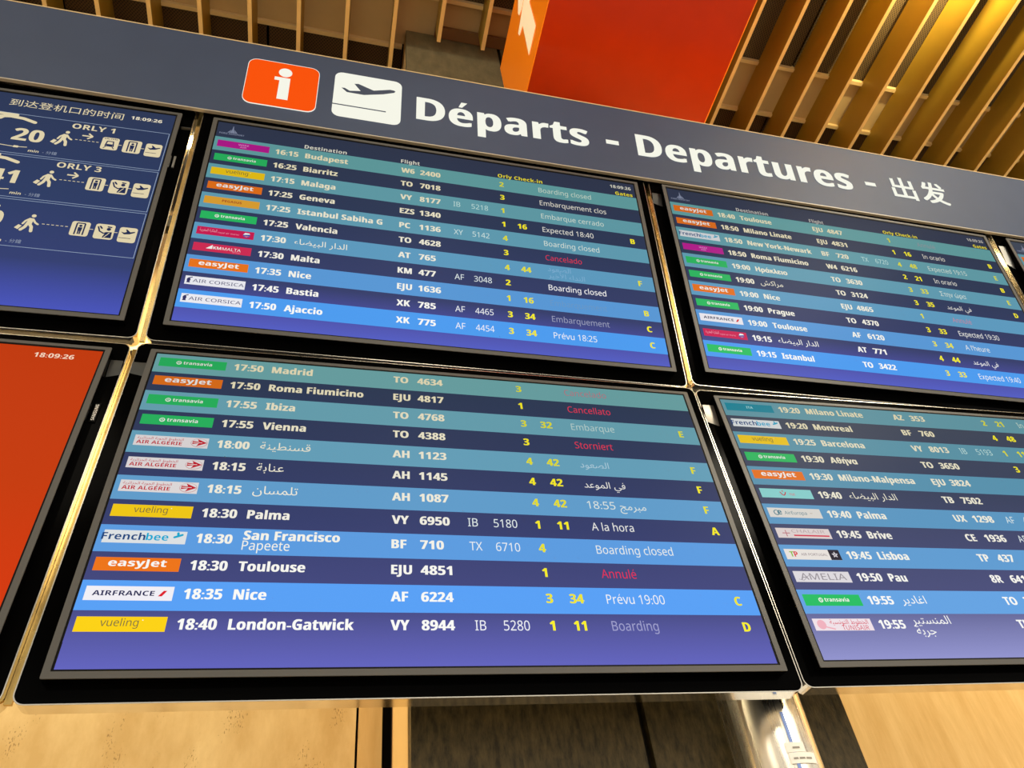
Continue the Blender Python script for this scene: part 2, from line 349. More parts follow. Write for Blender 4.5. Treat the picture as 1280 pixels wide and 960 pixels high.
# uplight added out of view for the glow on the right-hand slats
def uplight(x, y, z, power, label):
    r = tag(empty('added_uplight', (x, y, z)), label, 'lamp')
    s = MB(); s.cyl((0, 0), 0.06, -0.10, 0.02, M['black'], 28, cap=False); s.cyl((0, 0), 0.06, -0.10, -0.095, M['black'], 28); s.build('added_uplight_housing', r)
    s = MB(); s.cyl((0, 0), 0.055, -0.012, -0.002, M['lamp'], 28); s.build('added_uplight_diffuser', r)
    s = MB(); s.cyl((0.064, 0), 0.005, -0.06, ZC + .01 - z, M['black'], 10); s.build('hanger_rod', r)  # rod of the added uplight
    l = bpy.data.lights.new('added_uplight_bulb', 'SPOT'); l.energy = power; l.color = (1, 0.80, 0.36); l.spot_size = R(170); l.spot_blend = 0.6; l.shadow_soft_size = 0.05
    o = bpy.data.objects.new('added_uplight_bulb', l); COL.objects.link(o); o.parent = r; o.location = (0, 0, 0.03); o.rotation_euler = (R(180), 0, 0)
uplight(2.42, -1.02, ZC - 0.42, 280, 'unseen pendant uplight added for the glow on the upper right slats')
# linear wall washers added unseen behind the sign to brighten the stone walls
for x0, x1, lab in ((-3.1, -0.35, 'unseen wall-wash luminaire added behind the left half of the blue sign'), (1.05, 3.5, 'unseen wall-wash luminaire added behind the right half of the blue sign')):
    r = tag(empty('added_wall_washer', ((x0 + x1) / 2, 0.05, ZO + 0.96)), lab, 'lamp'); hw_ = (x1 - x0) / 2
    s = MB(); s.box((-hw_, -.03, .012), (hw_, .03, .06), M['black']); s.build('added_washer_casing', r)
    for sx in (-.8, .8): s = MB(); s.box((hw_ * sx - .02, -.115, .02), (hw_ * sx + .02, -.03, .04), M['black']); s.build('added_washer_arm', r)
    l = bpy.data.lights.new('added_washer_tube', 'AREA'); l.shape = 'RECTANGLE'; l.size = x1 - x0; l.size_y = .04; l.energy = 115; l.color = (1, 0.82, 0.5)
    o = bpy.data.objects.new('added_washer_tube', l); COL.objects.link(o); o.parent = r; o.location = (0, 0, 0.008); o.rotation_euler = (R(10), 0, 0)

# ------------------------------------------------------------------ orange overhead sign box
bx = tag(empty('overhead_sign_box', (0.365, 0.13, ZO + 1.494)), 'orange overhead sign box with white arrow, hung above the blue sign', 'sign')
BL, BWd, BH = 2.6, 0.735, 0.64
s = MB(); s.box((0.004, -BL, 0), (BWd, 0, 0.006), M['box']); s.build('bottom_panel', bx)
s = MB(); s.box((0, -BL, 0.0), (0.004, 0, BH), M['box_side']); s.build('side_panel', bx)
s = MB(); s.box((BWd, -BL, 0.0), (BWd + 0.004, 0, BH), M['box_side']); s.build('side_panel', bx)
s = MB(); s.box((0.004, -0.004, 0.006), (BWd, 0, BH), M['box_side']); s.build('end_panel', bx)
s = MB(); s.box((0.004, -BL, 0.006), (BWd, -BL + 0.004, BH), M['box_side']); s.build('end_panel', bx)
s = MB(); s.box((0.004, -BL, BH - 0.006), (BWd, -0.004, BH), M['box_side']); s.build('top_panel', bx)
for y in (-0.35, -BL + 0.35):
    s = MB(); s.cyl((BWd / 2, y), 0.012, BH, ZC + 0.01 - ZO - 1.494, M['satin'], 12); s.build('hanger_rod', bx)
s = MB()
def side_poly(P):                      # outline in (y, z) on the left side panel
    Q = [(y - 0.13, z + 1.206 - 2.700) for y, z in P]
    from mathutils.geometry import tessellate_polygon
    k = len(s.v); s.v += [(-0.0015, a, c) for a, c in Q]
    for t in tessellate_polygon([[Vector((a, c, 0)) for a, c in Q]]): s.f.append(tuple(k + i for i in t)); s.m.append(s.mi(M['cream']))
arrow_pts = [(-0.50, 3.20), (-0.50, 3.05), (-0.272, 3.034 - 0.0), (-0.264, 2.797), (-0.156, 2.793), (-0.174, 3.039), (-0.126, 3.056), (-0.121, 3.094), (-0.231, 3.131)]
ZS = -1.206 + 0.0
def zz(P): return [(y, z) for y, z in P]
P1 = [(-0.30, 3.14), (-0.40, 3.02), (-0.272, 3.010), (-0.264, 2.797), (-0.156, 2.793), (-0.174, 3.039), (-0.126, 3.056), (-0.121, 3.094), (-0.231, 3.131)]
P1 = [(y, z - 0.0) for y, z in P1]
P2 = [(-0.26, 3.27), (-0.30, 3.20), (-0.235, 3.141), (-0.203, 3.135), (-0.169, 3.157), (-0.163, 3.19), (-0.196, 3.253)]
side_poly([(y, z - 1.206) for y, z in P1]); side_poly([(y, z - 1.206) for y, z in P2])
tag(s.build('arrow_pictogram', bx), 'white arrow pictogram')

# ------------------------------------------------------------------ blue header sign
TH = R(14); HX0, HX1, HH = -1.95, 3.55, 0.3025
hd = tag(empty('header_sign'), 'long navy header sign with white lettering running above the top displays', 'sign')
hd.matrix_world = Matrix.Translation((0, -0.14205145, ZO + 0.81790128)) @ Matrix.Rotation(TH, 4, 'X')
s = MB(); s.box((HX0, 0, 0.002), (HX1, 0.004, HH), M['navy']); s.build('sign_panel', hd)
s = MB(); s.box((HX0, 0.082, 0.045), (HX1, 0.115, HH - .004), M['black']); s.box((HX0, 0.0045, HH - .03), (HX1, 0.082, HH - .004), M['black']); s.build('sign_casing', hd)
s = MB(); s.box((HX0, -0.001, -0.0015), (HX1, 0.0095, 0.0018), M['trimg']); s.build('bottom_trim', hd)
s = MB(); s.box((HX0, -0.0015, HH), (HX1, 0.010, HH + 0.0025), M['rail']); s.build('top_trim', hd)
yy = -0.0025
s = MB(); s.prism(rrect(-0.553, 0.054, -0.358, 0.238, 0.024), -0.002, 0, M['orangelit'])
s.ring(rrect(-0.5545, 0.0525, -0.3565, 0.2395, 0.0255), rrect(-0.553, 0.054, -0.358, 0.238, 0.024), -0.0022, 0, M['white'])
s.disc(-0.4508, 0.1985, 0.0185, yy, M['white'], 24)
s.poly([(-0.478, 0.1765), (-0.4352, 0.1765), (-0.4345, 0.0857), (-0.4644, 0.0857), (-0.4642, 0.1630), (-0.478, 0.1630)][::-1], yy, M['white'])
tag(s.build('information_pictogram', hd), 'orange square with a white letter i')
s = MB(); s.prism(rrect(-0.313, 0.0575, -0.118, 0.2435, 0.022), -0.002, 0, M['white'])
PL = [(-0.2923, 0.1766), (-0.2826, 0.1775), (-0.2683, 0.1686), (-0.2373, 0.1751), (-0.2566, 0.2019), (-0.2449, 0.2045), (-0.2, 0.1865), (-0.1523, 0.2025), (-0.1400, 0.2015), (-0.1366, 0.1975), (-0.1405, 0.1915), (-0.1715, 0.1774), (-0.2266, 0.1604), (-0.2757, 0.1608)]
s.poly(PL[::-1], yy, M['navy']); s.quad(-0.313, 0.1018, -0.1614, 0.1062, yy, M['navy'])
tag(s.build('departure_pictogram', hd), 'white square with a navy aeroplane taking off')
for body, x, x1, z, cap in (('Départs', -0.0733, 0.4641, 0.0975, 0.0965), ('-', 0.5218, 0.5645, 0.1445, 0.1262), ('Departures', 0.6256, 1.4110, 0.0965, 0.0968), ('-', 1.4667, 1.5095, 0.1488, 0.1325)):
    s = MB()
    if body == '-': s.quad(x, cap, x1, z, -0.0015, M['white'])
    else: s.text(body, x, z, cap, -0.0015, M['white'], bold=0.058, width=x1 - x, res=5)
    s.build('lettering', hd)
s = MB(); s.text('出', 1.5736, 0.106, 0.077, -0.0015, M['white'], bold=0.055, width=0.099, res=4); s.text('发', 1.6954, 0.108, 0.077, -0.0015, M['white'], bold=0.055, width=0.1105, res=4); s.build('lettering', hd)

for o in hd.children:                # lettering measured on a plane 2 % nearer: brought to the sign's true size
    for v in o.data.vertices: v.co.x = -0.2317 + 1.02113 * (v.co.x + 0.2317); v.co.z *= 1.02113

# ------------------------------------------------------------------ flight displays
W = 1.21; H = W * 9 / 16; GX = 0.11176829; GZ = 0.11739191; TT = 0.20007016
def frame_matrix(c, r, dx, dy, dz, yw):
    X = Vector((math.cos(yw), math.sin(yw), 0)); t = TT if r == 0 else 0.0
    Z = Vector((0, -math.sin(t), math.cos(t))); Y = Z.cross(X).normalized(); X = Y.cross(Z)
    if r == 1: o = Vector(((c - 1) * (W + GX) + dx, dy, ZO - H + dz))
    else: o = Vector(((c - 1) * (W + GX) + dx, -dz * math.sin(t) + dy, ZO + GZ + dz * math.cos(t)))
    m = Matrix((X, Y, Z)).transposed().to_4x4(); m.translation = o; return m
OFF = {(0, 0): (.0004, .019, .0046, -.0174), (1, 0): (.0001, -.003, -.0084, -.0003), (2, 0): (.0022, .0011, .0027, .0045), (0, 1): (.0016, .0058, -.0026, -.0049), (1, 1): (-.0032, -.0106, -.0051, -.0066), (2, 1): (-.0021, -.0115, .0077, -.0206), (3, 0): (.001, -.0009, -.0007, .0013), (3, 1): (0, 0, 0, 0)}
def U(u): return (u - .5) * W
def V(v): return (1 - v) * H
def housing(c, r, label, ramp):
    root = tag(empty('flight_display'), label, 'display'); root.matrix_world = frame_matrix(c, r, *OFF[(c, r)])
    z0 = -0.045 if r else -0.047; z1 = H + (0.047 if r else 0.0) ; hw = 0.647 if c == 0 else 0.6535
    if r == 0: z1 = 0.7420 - OFF[(c, r)][2]
    s = MB(); s.prism(rrect(-hw + .002, z0 + .002, hw - .002, z1 - .002, .016), 0.020, 0.050, M['gloss']); s.build('back_panel', root)
    s = MB(); s.ring(rrect(-hw, z0, hw, z1, .018), rrect(-hw + .0018, z0 + .0018, hw - .0018, z1 - .0018, .0165), 0.018, 0.0195, M['lipsteel'])
    s.ring(rrect(-hw, z0, hw, z1, .018), rrect(-hw + .0018, z0 + .0018, hw - .0018, z1 - .0018, .0165), 0.0195, 0.053, M['chrome']); s.build('steel_rim', root)
    if c in (1, 2):
        s = MB(); gx = -(W + GX) / 2 + (-.0025 if c == 1 else 0); s.box((gx - .0062, .040, z0 + .01), (gx + .0048, .046, z1 + (.02 if r == 0 else 0)), M['gold'] if r == 0 else M['gold_dark'] if c == 1 else M['gloss']); s.build('gap_strip', root)  # added strip hiding the bright wall, gap reflections put into its colour
    bo, bi = .0145, .0035
    s = MB(); s.ring(rrect(-W / 2 - bo, -bo, W / 2 + bo, H + bo - .003, .002, 2), rrect(-W / 2 - bi, -bi, W / 2 + bi, H + bi, .001, 2), -0.0015, 0.0005, M['bezel'])
    s.ring(rrect(-W / 2 - bo, -bo, W / 2 + bo, H + bo - .003, .002, 2), rrect(-W / 2 - bi, -bi, W / 2 + bi, H + bi, .001, 2), 0.0006, 0.0200, M['gloss']); s.build('bezel', root)
    s = MB(); s.ring(rrect(-W / 2 - bi, -bi, W / 2 + bi, H + bi, .001, 2), rrect(-W / 2, 0, W / 2, H, .0005, 2), 0.0, 0.003, M['lip']); s.build('inner_lip', root)
    s = MB(); s.box((-W / 2, 0.001, 0), (W / 2, 0.012, H), ramp); scr = s.build('screen', root)
    return root, scr
def panel_glint(root, sx, z1=0.975, ln=0.055, m='satin'):    # ceiling light reflected in the black panel, built as a steel patch
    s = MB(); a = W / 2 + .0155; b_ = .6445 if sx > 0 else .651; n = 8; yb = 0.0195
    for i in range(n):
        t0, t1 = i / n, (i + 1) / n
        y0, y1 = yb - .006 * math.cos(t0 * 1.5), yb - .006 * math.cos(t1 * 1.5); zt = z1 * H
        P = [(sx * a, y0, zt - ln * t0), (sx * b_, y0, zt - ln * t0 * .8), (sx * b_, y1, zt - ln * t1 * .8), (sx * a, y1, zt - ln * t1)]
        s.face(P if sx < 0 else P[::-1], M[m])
    s.build('glint_patch', root)

def lerp(a, b, t): return tuple(round(a[i] + (b[i] - a[i]) * t) for i in range(3))
NAVY = (14, 30, 84)
# airline logo plates: box x0..x1, z0..z1 at depth y
def plate(s, kind, x0, z0, x1, z1, y, dim=1.0):
    w, h = x1 - x0, z1 - z0; cx, cz = (x0 + x1) / 2, (z0 + z1) / 2; D = lambda c: tuple(int(v * dim) for v in c)
    bgc = {'transavia': (40, 192, 100), 'vueling': (248, 206, 14), 'easyjet': (240, 118, 20), 'airalgerie': (232, 226, 226), 'frenchbee': (226, 230, 232), 'airfrance': (240, 238, 244), 'wizz': (192, 22, 150), 'pegasus': (232, 168, 50), 'ram': (208, 26, 84), 'kmmalta': (214, 44, 86), 'aircorsica': (238, 238, 244), 'ita': (24, 140, 160), 'tui': (140, 214, 212), 'aireuropa': (226, 222, 214), 'chalair': (228, 214, 212), 'tap': (238, 232, 226), 'amelia': (226, 222, 226), 'tunisair': (240, 226, 232)}[kind]
    s.quad(x0, z0, x1, z1, y, E(D(bgc))); y1 = y - .0004; y2 = y - .0008; WH = E(D((250, 250, 245)))
    if kind == 'transavia':
        s.disc(x0 + .29 * w, cz, .0052, y1, WH); s.disc(x0 + .29 * w, cz, .0034, y2, E(D((60, 196, 112)))); s.stroke([(x0 + .287 * w, cz + .0026), (x0 + .287 * w, cz - .001), (x0 + .31 * w, cz - .0012)], .0011, y2 - .0002, WH, False)
        s.text('transavia', x0 + .355 * w, cz - .0034, .0088, y1, WH, .012, width=.43 * w)
    elif kind == 'vueling':
        s.text('vueling', x0 + .27 * w, cz - .0035, .0128, y1, E(D((120, 108, 62))), 0, width=.42 * w); s.disc(x1 - .27 * w, z1 - .006, .0009, y1, WH, 8)
    elif kind == 'easyjet':
        s.text('easyJet', x0 + .16 * w, cz - .0042, .0136, y1, WH, .048, width=.68 * w)
    elif kind == 'airalgerie':
        RD = E(D((200, 26, 44)))
        s.text('AIR ALGÉRIE', x0 + .035 * w, z0 + .0045, .0082, y1, RD, .014, width=.61 * w)
        s.text(arabic('الخطوط الجوية الجزائرية'), x0 + .035 * w, z1 - .0095, .0058, y1, RD, .012, width=.62 * w)
        ox = x1 - .125 * w; s.disc(ox, cz, .0152, y1, E(D((208, 160, 160))), 26, .0108); s.disc(ox, cz, .0142, y2, E(D(bgc)), 26, .0098)
        s.poly([(ox - .004, cz - .009), (ox + .0145, cz), (ox - .004, cz + .009), (ox - .0005, cz + .0015), (ox - .0005, cz - .0015)], y2 - .0002, RD); s.poly([(ox - .012, cz - .004), (ox + .002, cz - .001), (ox + .002, cz + .002), (ox - .012, cz + .004)], y2 - .0002, RD)
        s.stroke([(ox - .011, cz), (ox + .006, cz)], .0011, y2 - .0004, WH, False)
    elif kind == 'frenchbee':
        e = s.text('French', x0 - .002, z0 + .0062, .0138, y1, E(D((34, 74, 130))), .014, width=.52 * w); s.text('bee', e + .001, z0 + .0062, .0138, y1, E(D((24, 172, 214))), .014, width=.27 * w)
        px = x1 - .10 * w; TE = E(D((30, 170, 206)))
        for a, l in ((100, .0062), (25, .0068), (200, .0062)): s.stroke([(px, z1 - .010), (px + l * math.cos(R(a)), z1 - .010 + l * math.sin(R(a)))], .0042, y2, TE)
    elif kind == 'airfrance':
        s.text('AIRFRANCE', x0 + .085 * w, cz - .0042, .0088, y1, E(D((30, 34, 80))), .016, width=.70 * w); s.poly([(x1 - .17 * w, cz - .005), (x1 - .125 * w, cz - .005), (x1 - .075 * w, cz + .005), (x1 - .115 * w, cz + .005)], y1, E(D((222, 26, 40))))
    elif kind == 'wizz':
        s.text('WIZZ', cx, cz, .006, y1, E(D((236, 150, 214))), .01, anchor='c', sx=1.3); s.text('AIR', cx, cz - .008, .005, y1, E(D((236, 150, 214))), .01, anchor='c', sx=1.4)
    elif kind == 'pegasus': s.text('PEGASUS', cx, cz - .003, .0078, y1, E(D((170, 60, 34))), .012, anchor='c', sx=1.0)
    elif kind == 'ram':
        s.text(arabic('الملكية المغربية'), x0 + .05 * w, cz - .002, .009, y1, E(D((244, 170, 190))), .006, width=.30 * w); s.text('royal air maroc', x0 + .37 * w, cz - .004, .0052, y1, E(D((244, 160, 186))), .006, width=.37 * w)
        ox = x1 - .13 * w; s.disc(ox, cz, .0082, y1, E(D((60, 84, 170))), 20); s.poly([(ox - .008, cz), (ox + .008, cz + .003), (ox + .006, cz + .0065), (ox - .004, cz + .0072)], y2, WH); s.poly([(ox - .006, cz - .003), (ox + .007, cz - .002), (ox, cz - .0075)], y2, E(D((220, 120, 140))))
    elif kind == 'kmmalta':
        s.poly([(x0 + .22 * w, cz - .004), (x0 + .33 * w, cz - .004), (x0 + .33 * w, cz + .009)], y1, WH); s.text('KM', x0 + .345 * w, cz - .004, .009, y1, WH, .02, sx=1.0); s.text('MALTA', x0 + .50 * w, cz - .004, .009, y1, WH, 0, width=.32 * w); s.text('airlines', x0 + .68 * w, cz - .0095, .004, y1, E(D((240, 160, 180))), 0, width=.14 * w)
    elif kind == 'aircorsica':
        NV = E(D((52, 52, 100))); s.text('AIR CORSICA', x0 + .13 * w, cz - .0052, .0098, y1, NV, .006, width=.85 * w)
        s.disc(x0 + .06 * w, cz + .001, .0042, y1, NV, 12, .0055); s.poly([(x0 + .03 * w, cz - .008), (x0 + .09 * w, cz - .008), (x0 + .075 * w, cz), (x0 + .04 * w, cz)], y1, NV); s.stroke([(x0 + .06 * w, cz + .006), (x0 + .11 * w, cz + .009)], .0025, y1, NV)
    elif kind == 'ita': s.text('ITA', cx, cz - .003, .0075, y1, E(D((170, 226, 226))), .014, anchor='c', sx=1.1)
    elif kind == 'tui':
        RD = E(D((206, 40, 60))); s.stroke([(cx - .016 + .001 * i, cz + .0035 - .0085 * math.sin(math.pi * i / 14)) for i in range(15)], .0024, y1, RD); s.disc(cx - .009, cz + .0065, .0018, y1, RD, 8); s.text('TUI', cx + .006, cz - .005, .0062, y1, E(D((214, 120, 130))), .014)
    elif kind == 'aireuropa':
        TL = E(D((58, 122, 140))); s.disc(x0 + .15 * w, cz, .0072, y1, TL); s.disc(x0 + .15 * w, cz, .0052, y2, E(D(bgc))); s.text('e', x0 + .165 * w, cz - .0055, .0150, y2 - .0002, TL, .01); s.text('AirEuropa', x0 + .30 * w, cz - .0042, .0088, y1, TL, .008, width=.42 * w); s.stroke([(x0 + .78 * w, cz), (x0 + .83 * w, cz)], .0012, y1, E(D((180, 160, 140))), False)
    elif kind == 'chalair':
        s.text('CHALAIR', x0 + .28 * w, cz + .001, .0082, y1, E(D((190, 168, 168))), .004, width=.62 * w); s.stroke([(x0 + .30 * w, cz - .006), (x1 - .04 * w, cz - .006)], .0036, y1, E(D((222, 60, 84))), False)
        s.stroke([(x0 + .10 * w, cz - .0005), (x0 + .24 * w, cz - .0005)], .0022, y1, E(D((196, 120, 130))), False); s.stroke([(x0 + .17 * w, cz - .009), (x0 + .17 * w, cz + .007)], .0022, y1, E(D((196, 120, 130))), False)
    elif kind == 'tap':
        s.text('T', x0 + .08 * w, cz - .006, .0128, y1, E(D((140, 190, 60))), .04); s.text('P', x0 + .155 * w, cz - .006, .0128, y1, E(D((222, 50, 60))), .04); s.text('AIR PORTUGAL', x0 + .28 * w, cz - .003, .006, y1, E(D((130, 110, 120))), 0, width=.48 * w)
        s.quad(x1 - .20 * w, z0, x1, z1, y1, E(D((44, 40, 52)))); ox = x1 - .10 * w
        s.stroke([(ox + .007 * math.cos(R(90 + 144 * i)), cz + .007 * math.sin(R(90 + 144 * i))) for i in range(6)], .0014, y2, E(D((226, 220, 226))), False)
    elif kind == 'amelia': s.text('AMELIA', x0 + .10 * w, cz - .0072, .0150, y1, E(D((150, 144, 150))), -.008, width=.82 * w); s.stroke([(x0 + .06 * w, cz - .006), (x0 + .14 * w, cz - .009), (x0 + .26 * w, cz + .003)], .001, y1, E(D((150, 144, 150))), False)
    elif kind == 'tunisair':
        RD = E(D((214, 60, 84))); s.text('TUNISAIR', x0 + .46 * w, z0 + .0012, .0098, y1, RD, .008, width=.46 * w); s.text(arabic('الخطوط التونسية'), x0 + .28 * w, cz + .001, .010, y1, RD, .01, width=.66 * w)
        PK = E(D((240, 178, 190))); s.disc(x0 + .13 * w, cz, .010, y1, PK, 18); s.stroke([(x0 + .13 * w, cz - .002), (x0 + .22 * w, cz - .006), (x0 + .33 * w, cz - .0095)], .003, y1, PK)
P_ = 0.0782
def flight_rows(root, rows, top, dim, lightc, bgm):
    """top screens: header strip above; each row is one printed line of the screen"""
    n = len(rows); v0 = 0.0885 if top else 0.0; pitch = 0.0777 if top else P_
    for i, rw in enumerate(rows):
        air, tm, dest, code, num, c2, n2, chk, zone, stat, gate = rw
        t = i / 11.0; vt = v0 + i * pitch; light = i % 2 == 0
        yb, yp, yt = -.0003, -.0006, -.0012
        if light: s = MB(); s.quad(-W / 2, V(vt + pitch), W / 2, V(vt), yb, E(ramp3(lightc, t)))
        else: s = MB(); s.quad(-W / 2, V(vt + pitch), W / 2, V(vt), yb, bgm)
        row = s.build('flight_row', root)
        tc = lerp((218, 208, 172), (250, 250, 246), min(1, t * 1.1)); TX = E(tc)
        YL = E(lerp((206, 204, 40), (240, 232, 50), t) if light else lerp((236, 222, 30), (250, 240, 40), t))
        s = MB(); pt = vt + (.0185 if top else .0157); plate(s, air, U(.0072), V(pt + .0372), U(.1168), V(pt), yp, dim[0] + (dim[1] - dim[0]) * t); s.build('airline_logo', row)
        bl = V(vt + (.0535 if top else .0478)); cap = .0188; B = .074
        def put(name, *a, **k): s = MB(); e = s.text(*a, **k); s.build(name, row); return e
        put('departure_time', tm, U(.1300), bl, cap, yt, TX, B, width=.0500 * W)
        is_ar = lambda q: any('\u0600' <= ch <= '\u06ff' for ch in q)
        s = MB()
        if is_ar(dest):
            ls = dest.split('/')
            for q, l in enumerate(ls): s.text(arabic(l), U(.1965), bl + (.002 if len(ls) == 1 else .010 - q * .023), cap * .98, yt, TX, .004, sx=1.08)
        elif '/' in dest:
            a, c = dest.split('/'); s.text(a, U(.1945), bl + .009, cap, yt, TX, B, sx=SXB); s.text(c, U(.1945), bl - .0115, cap, yt, TX, 0, sx=SXR)
        else: s.text(dest, U(.1945), bl, cap, yt, TX, B, sx=SXB)
        s.build('destination', row)
        if code: put('airline_code', code, U(.4105), bl, cap, yt, TX, B, sx=SXB)
        if num: put('flight_number', num, U(.4545), bl, cap, yt, TX, B, width=(.0480 if len(num) == 4 else .0370 if len(num) == 3 else .012) * W)
        TH_ = E(lerp(lerp((128, 196, 196), (236, 240, 248), min(1, .2 + t)), tc, .25))
        if c2: put('partner_code', c2, U(.532), bl, cap, yt, TH_, 0, sx=SXR)
        if n2: put('partner_number', n2, U(.5745), bl, cap, yt, TH_, 0, width=.0098 * len(n2) * W)
        if chk: put('check_in_hall', chk, U(.6445), bl, cap, yt, YL, B, sx=SXB)
        if zone: put('check_in_zone', zone, U(.6820), bl, cap, yt, YL, B, sx=SXB)
        if gate: put('gate_letter', gate, U(.9610), bl - .001, cap, yt, YL, B, sx=SXB)
        if stat:
            body, col = stat; col = E(col if col else lerp((188, 206, 190) if light else (214, 210, 196), (244, 246, 250), t)); s = MB()
            if is_ar(body):
                if body.startswith('18:55'):
                    e = s.text('18:55', U(.742), bl, cap, yt, col, 0); s.text(arabic(body[6:]), e + .010, bl, cap * .95, yt, col, 0)
                else:
                    ls = body.split('/')
                    for q, l in enumerate(ls): s.text(arabic(l), U(.744), bl + (0 if len(ls) == 1 else .014 - q * .023), cap * .9, yt, col, 0)
            else: s.text(body, U(.742), bl, cap * 1.0, yt, col, 0, sx=SXR)
            s.build('boarding_status', row)
SXB, SXR = .93, .84
def ramp3(stops, t):
    for (a, ca), (b_, cb) in zip(stops[:-1], stops[1:]):
        if t <= b_: return lerp(ca, cb, (t - a) / (b_ - a))
    return stops[-1][1]
LC_B = [(0, (100, 154, 156)), (.2, (98, 154, 170)), (.4, (98, 156, 184)), (.6, (94, 154, 208)), (.8, (90, 156, 232)), (1, (86, 164, 255))]
LC_T = [(0, (90, 148, 150)), (.25, (92, 150, 164)), (.5, (92, 152, 182)), (.75, (86, 150, 214)), (1, (70, 158, 252))]
LC_B2 = [(0, (92, 144, 156)), (.3, (86, 142, 164)), (.6, (92, 152, 198)), (1, (104, 166, 234))]
BG_B = [(0, (40, 54, 76)), (.3, (46, 56, 88)), (.6, (54, 62, 108)), (.85, (70, 74, 130)), (.93, (88, 90, 166)), (1, (98, 100, 190))]
BG_T = [(0, (42, 50, 70)), (.4, (42, 54, 82)), (.8, (54, 62, 106)), (.93, (78, 82, 168)), (1, (84, 94, 194))]
BG_B2 = [(0, (60, 68, 82)), (.4, (58, 66, 92)), (.8, (76, 80, 124)), (1, (146, 148, 206))]
RED, FRED, PINK = (214, 50, 78), (196, 96, 108), (190, 130, 150)
FADE, HALF = (104, 150, 196), (152, 156, 186)
N = None
T1R = [('wizz', '16:15', 'Budapest', 'W6', '2400', N, N, '2', N, ('Boarding closed', N), N), ('transavia', '16:25', 'Biarritz', 'TO', '7018', N, N, '3', N, ('Embarquement clos', N), N),
 ('vueling', '17:15', 'Malaga', 'VY', '8177', 'IB', '5218', '1', N, ('Embarque cerrado', N), N), ('easyjet', '17:25', 'Geneva', 'EZS', '1340', N, N, '1', '16', ('Expected 18:40', N), 'B'),
 ('pegasus', '17:25', 'Istanbul Sabiha G', 'PC', '1136', 'XY', '5142', '4', N, ('Boarding closed', N), N), ('transavia', '17:25', 'Valencia', 'TO', '4628', N, N, '3', N, ('Cancelado', RED), N),
 ('ram', '17:30', 'الدار البيضاء', 'AT', '765', N, N, '4', '44', ('الصعود/النداء الأخير', (124, 172, 206)), 'F'), ('kmmalta', '17:30', 'Malta', 'KM', '477', 'AF', '3048', '2', N, ('Boarding closed', (250, 250, 250)), N),
 ('easyjet', '17:35', 'Nice', 'EJU', '1636', N, N, '1', '16', ('Embarquement', FADE), 'B'), ('aircorsica', '17:45', 'Bastia', 'XK', '785', 'AF', '4465', '3', '34', ('Embarquement', HALF), 'C'),
 ('aircorsica', '17:50', 'Ajaccio', 'XK', '775', 'AF', '4454', '3', '34', ('Prévu 18:25', N), 'C')]
T2R = [('easyjet', '18:40', 'Toulouse', 'EJU', '4847', N, N, '1', N, ('Annulé', (136, 138, 144)), N), ('easyjet', '18:50', 'Milano Linate', 'EJU', '4831', N, N, '1', '16', ('In orario', N), 'B'),
 ('frenchbee', '18:50', 'New York-Newark', 'BF', '720', 'TX', '6720', '4', '48', ('Expected 19:15', N), 'E'), ('wizz', '18:50', 'Roma Fiumicino', 'W4', '6216', N, N, '2', '21', ('In orario', N), 'B'),
 ('transavia', '19:00', 'Ηράκλειο', 'TO', '3630', N, N, '3', '33', ('Στην ώρα', N), 'E'), ('transavia', '19:00', 'مراكش', 'TO', '3124', N, N, '3', '35', ('في الموعد', N), 'D'),
 ('easyjet', '19:00', 'Nice', 'EJU', '4865', N, N, '1', N, ('Annulé', PINK), N), ('transavia', '19:00', 'Prague', 'TO', '4370', N, N, '3', '33', ('Expected 19:30', N), N),
 ('airfrance', '19:00', 'Toulouse', 'AF', '6120', N, N, '3', '34', ("A l'heure", N), N), ('ram', '19:15', 'الدار البيضاء', 'AT', '771', N, N, '4', '44', ('في الموعد', N), N),
 ('transavia', '19:15', 'Istanbul', 'TO', '3422', N, N, '3', '33', ('Expected 19:40', N), N)]
B1R = [('transavia', '17:50', 'Madrid', 'TO', '4634', N, N, '3', N, ('Cancelado', (170, 110, 120)), N), ('easyjet', '17:50', 'Roma Fiumicino', 'EJU', '4817', N, N, '1', N, ('Cancellato', RED), N),
 ('transavia', '17:55', 'Ibiza', 'TO', '4768', N, N, '3', '32', ('Embarque', (176, 200, 196)), 'E'), ('transavia', '17:55', 'Vienna', 'TO', '4388', N, N, '3', N, ('Storniert', RED), N),
 ('airalgerie', '18:00', 'قسنطينة', 'AH', '1123', N, N, '4', '42', ('الصعود', (170, 200, 214)), 'F'), ('airalgerie', '18:15', 'عنابة', 'AH', '1145', N, N, '4', '42', ('في الموعد', N), 'F'),
 ('airalgerie', '18:15', 'تلمسان', 'AH', '1087', N, N, '4', '42', ('18:55 مبرمج', N), 'F'), ('vueling', '18:30', 'Palma', 'VY', '6950', 'IB', '5180', '1', '11', ('A la hora', N), 'A'),
 ('frenchbee', '18:30', 'San Francisco/Papeete', 'BF', '710', 'TX', '6710', '4', N, ('Boarding closed', N), N), ('easyjet', '18:30', 'Toulouse', 'EJU', '4851', N, N, '1', N, ('Annulé', (222, 44, 84)), N),
 ('airfrance', '18:35', 'Nice', 'AF', '6224', N, N, '3', '34', ('Prévu 19:00', N), 'C'), ('vueling', '18:40', 'London-Gatwick', 'VY', '8944', 'IB', '5280', '1', '11', ('Boarding', (160, 160, 206)), 'D')]
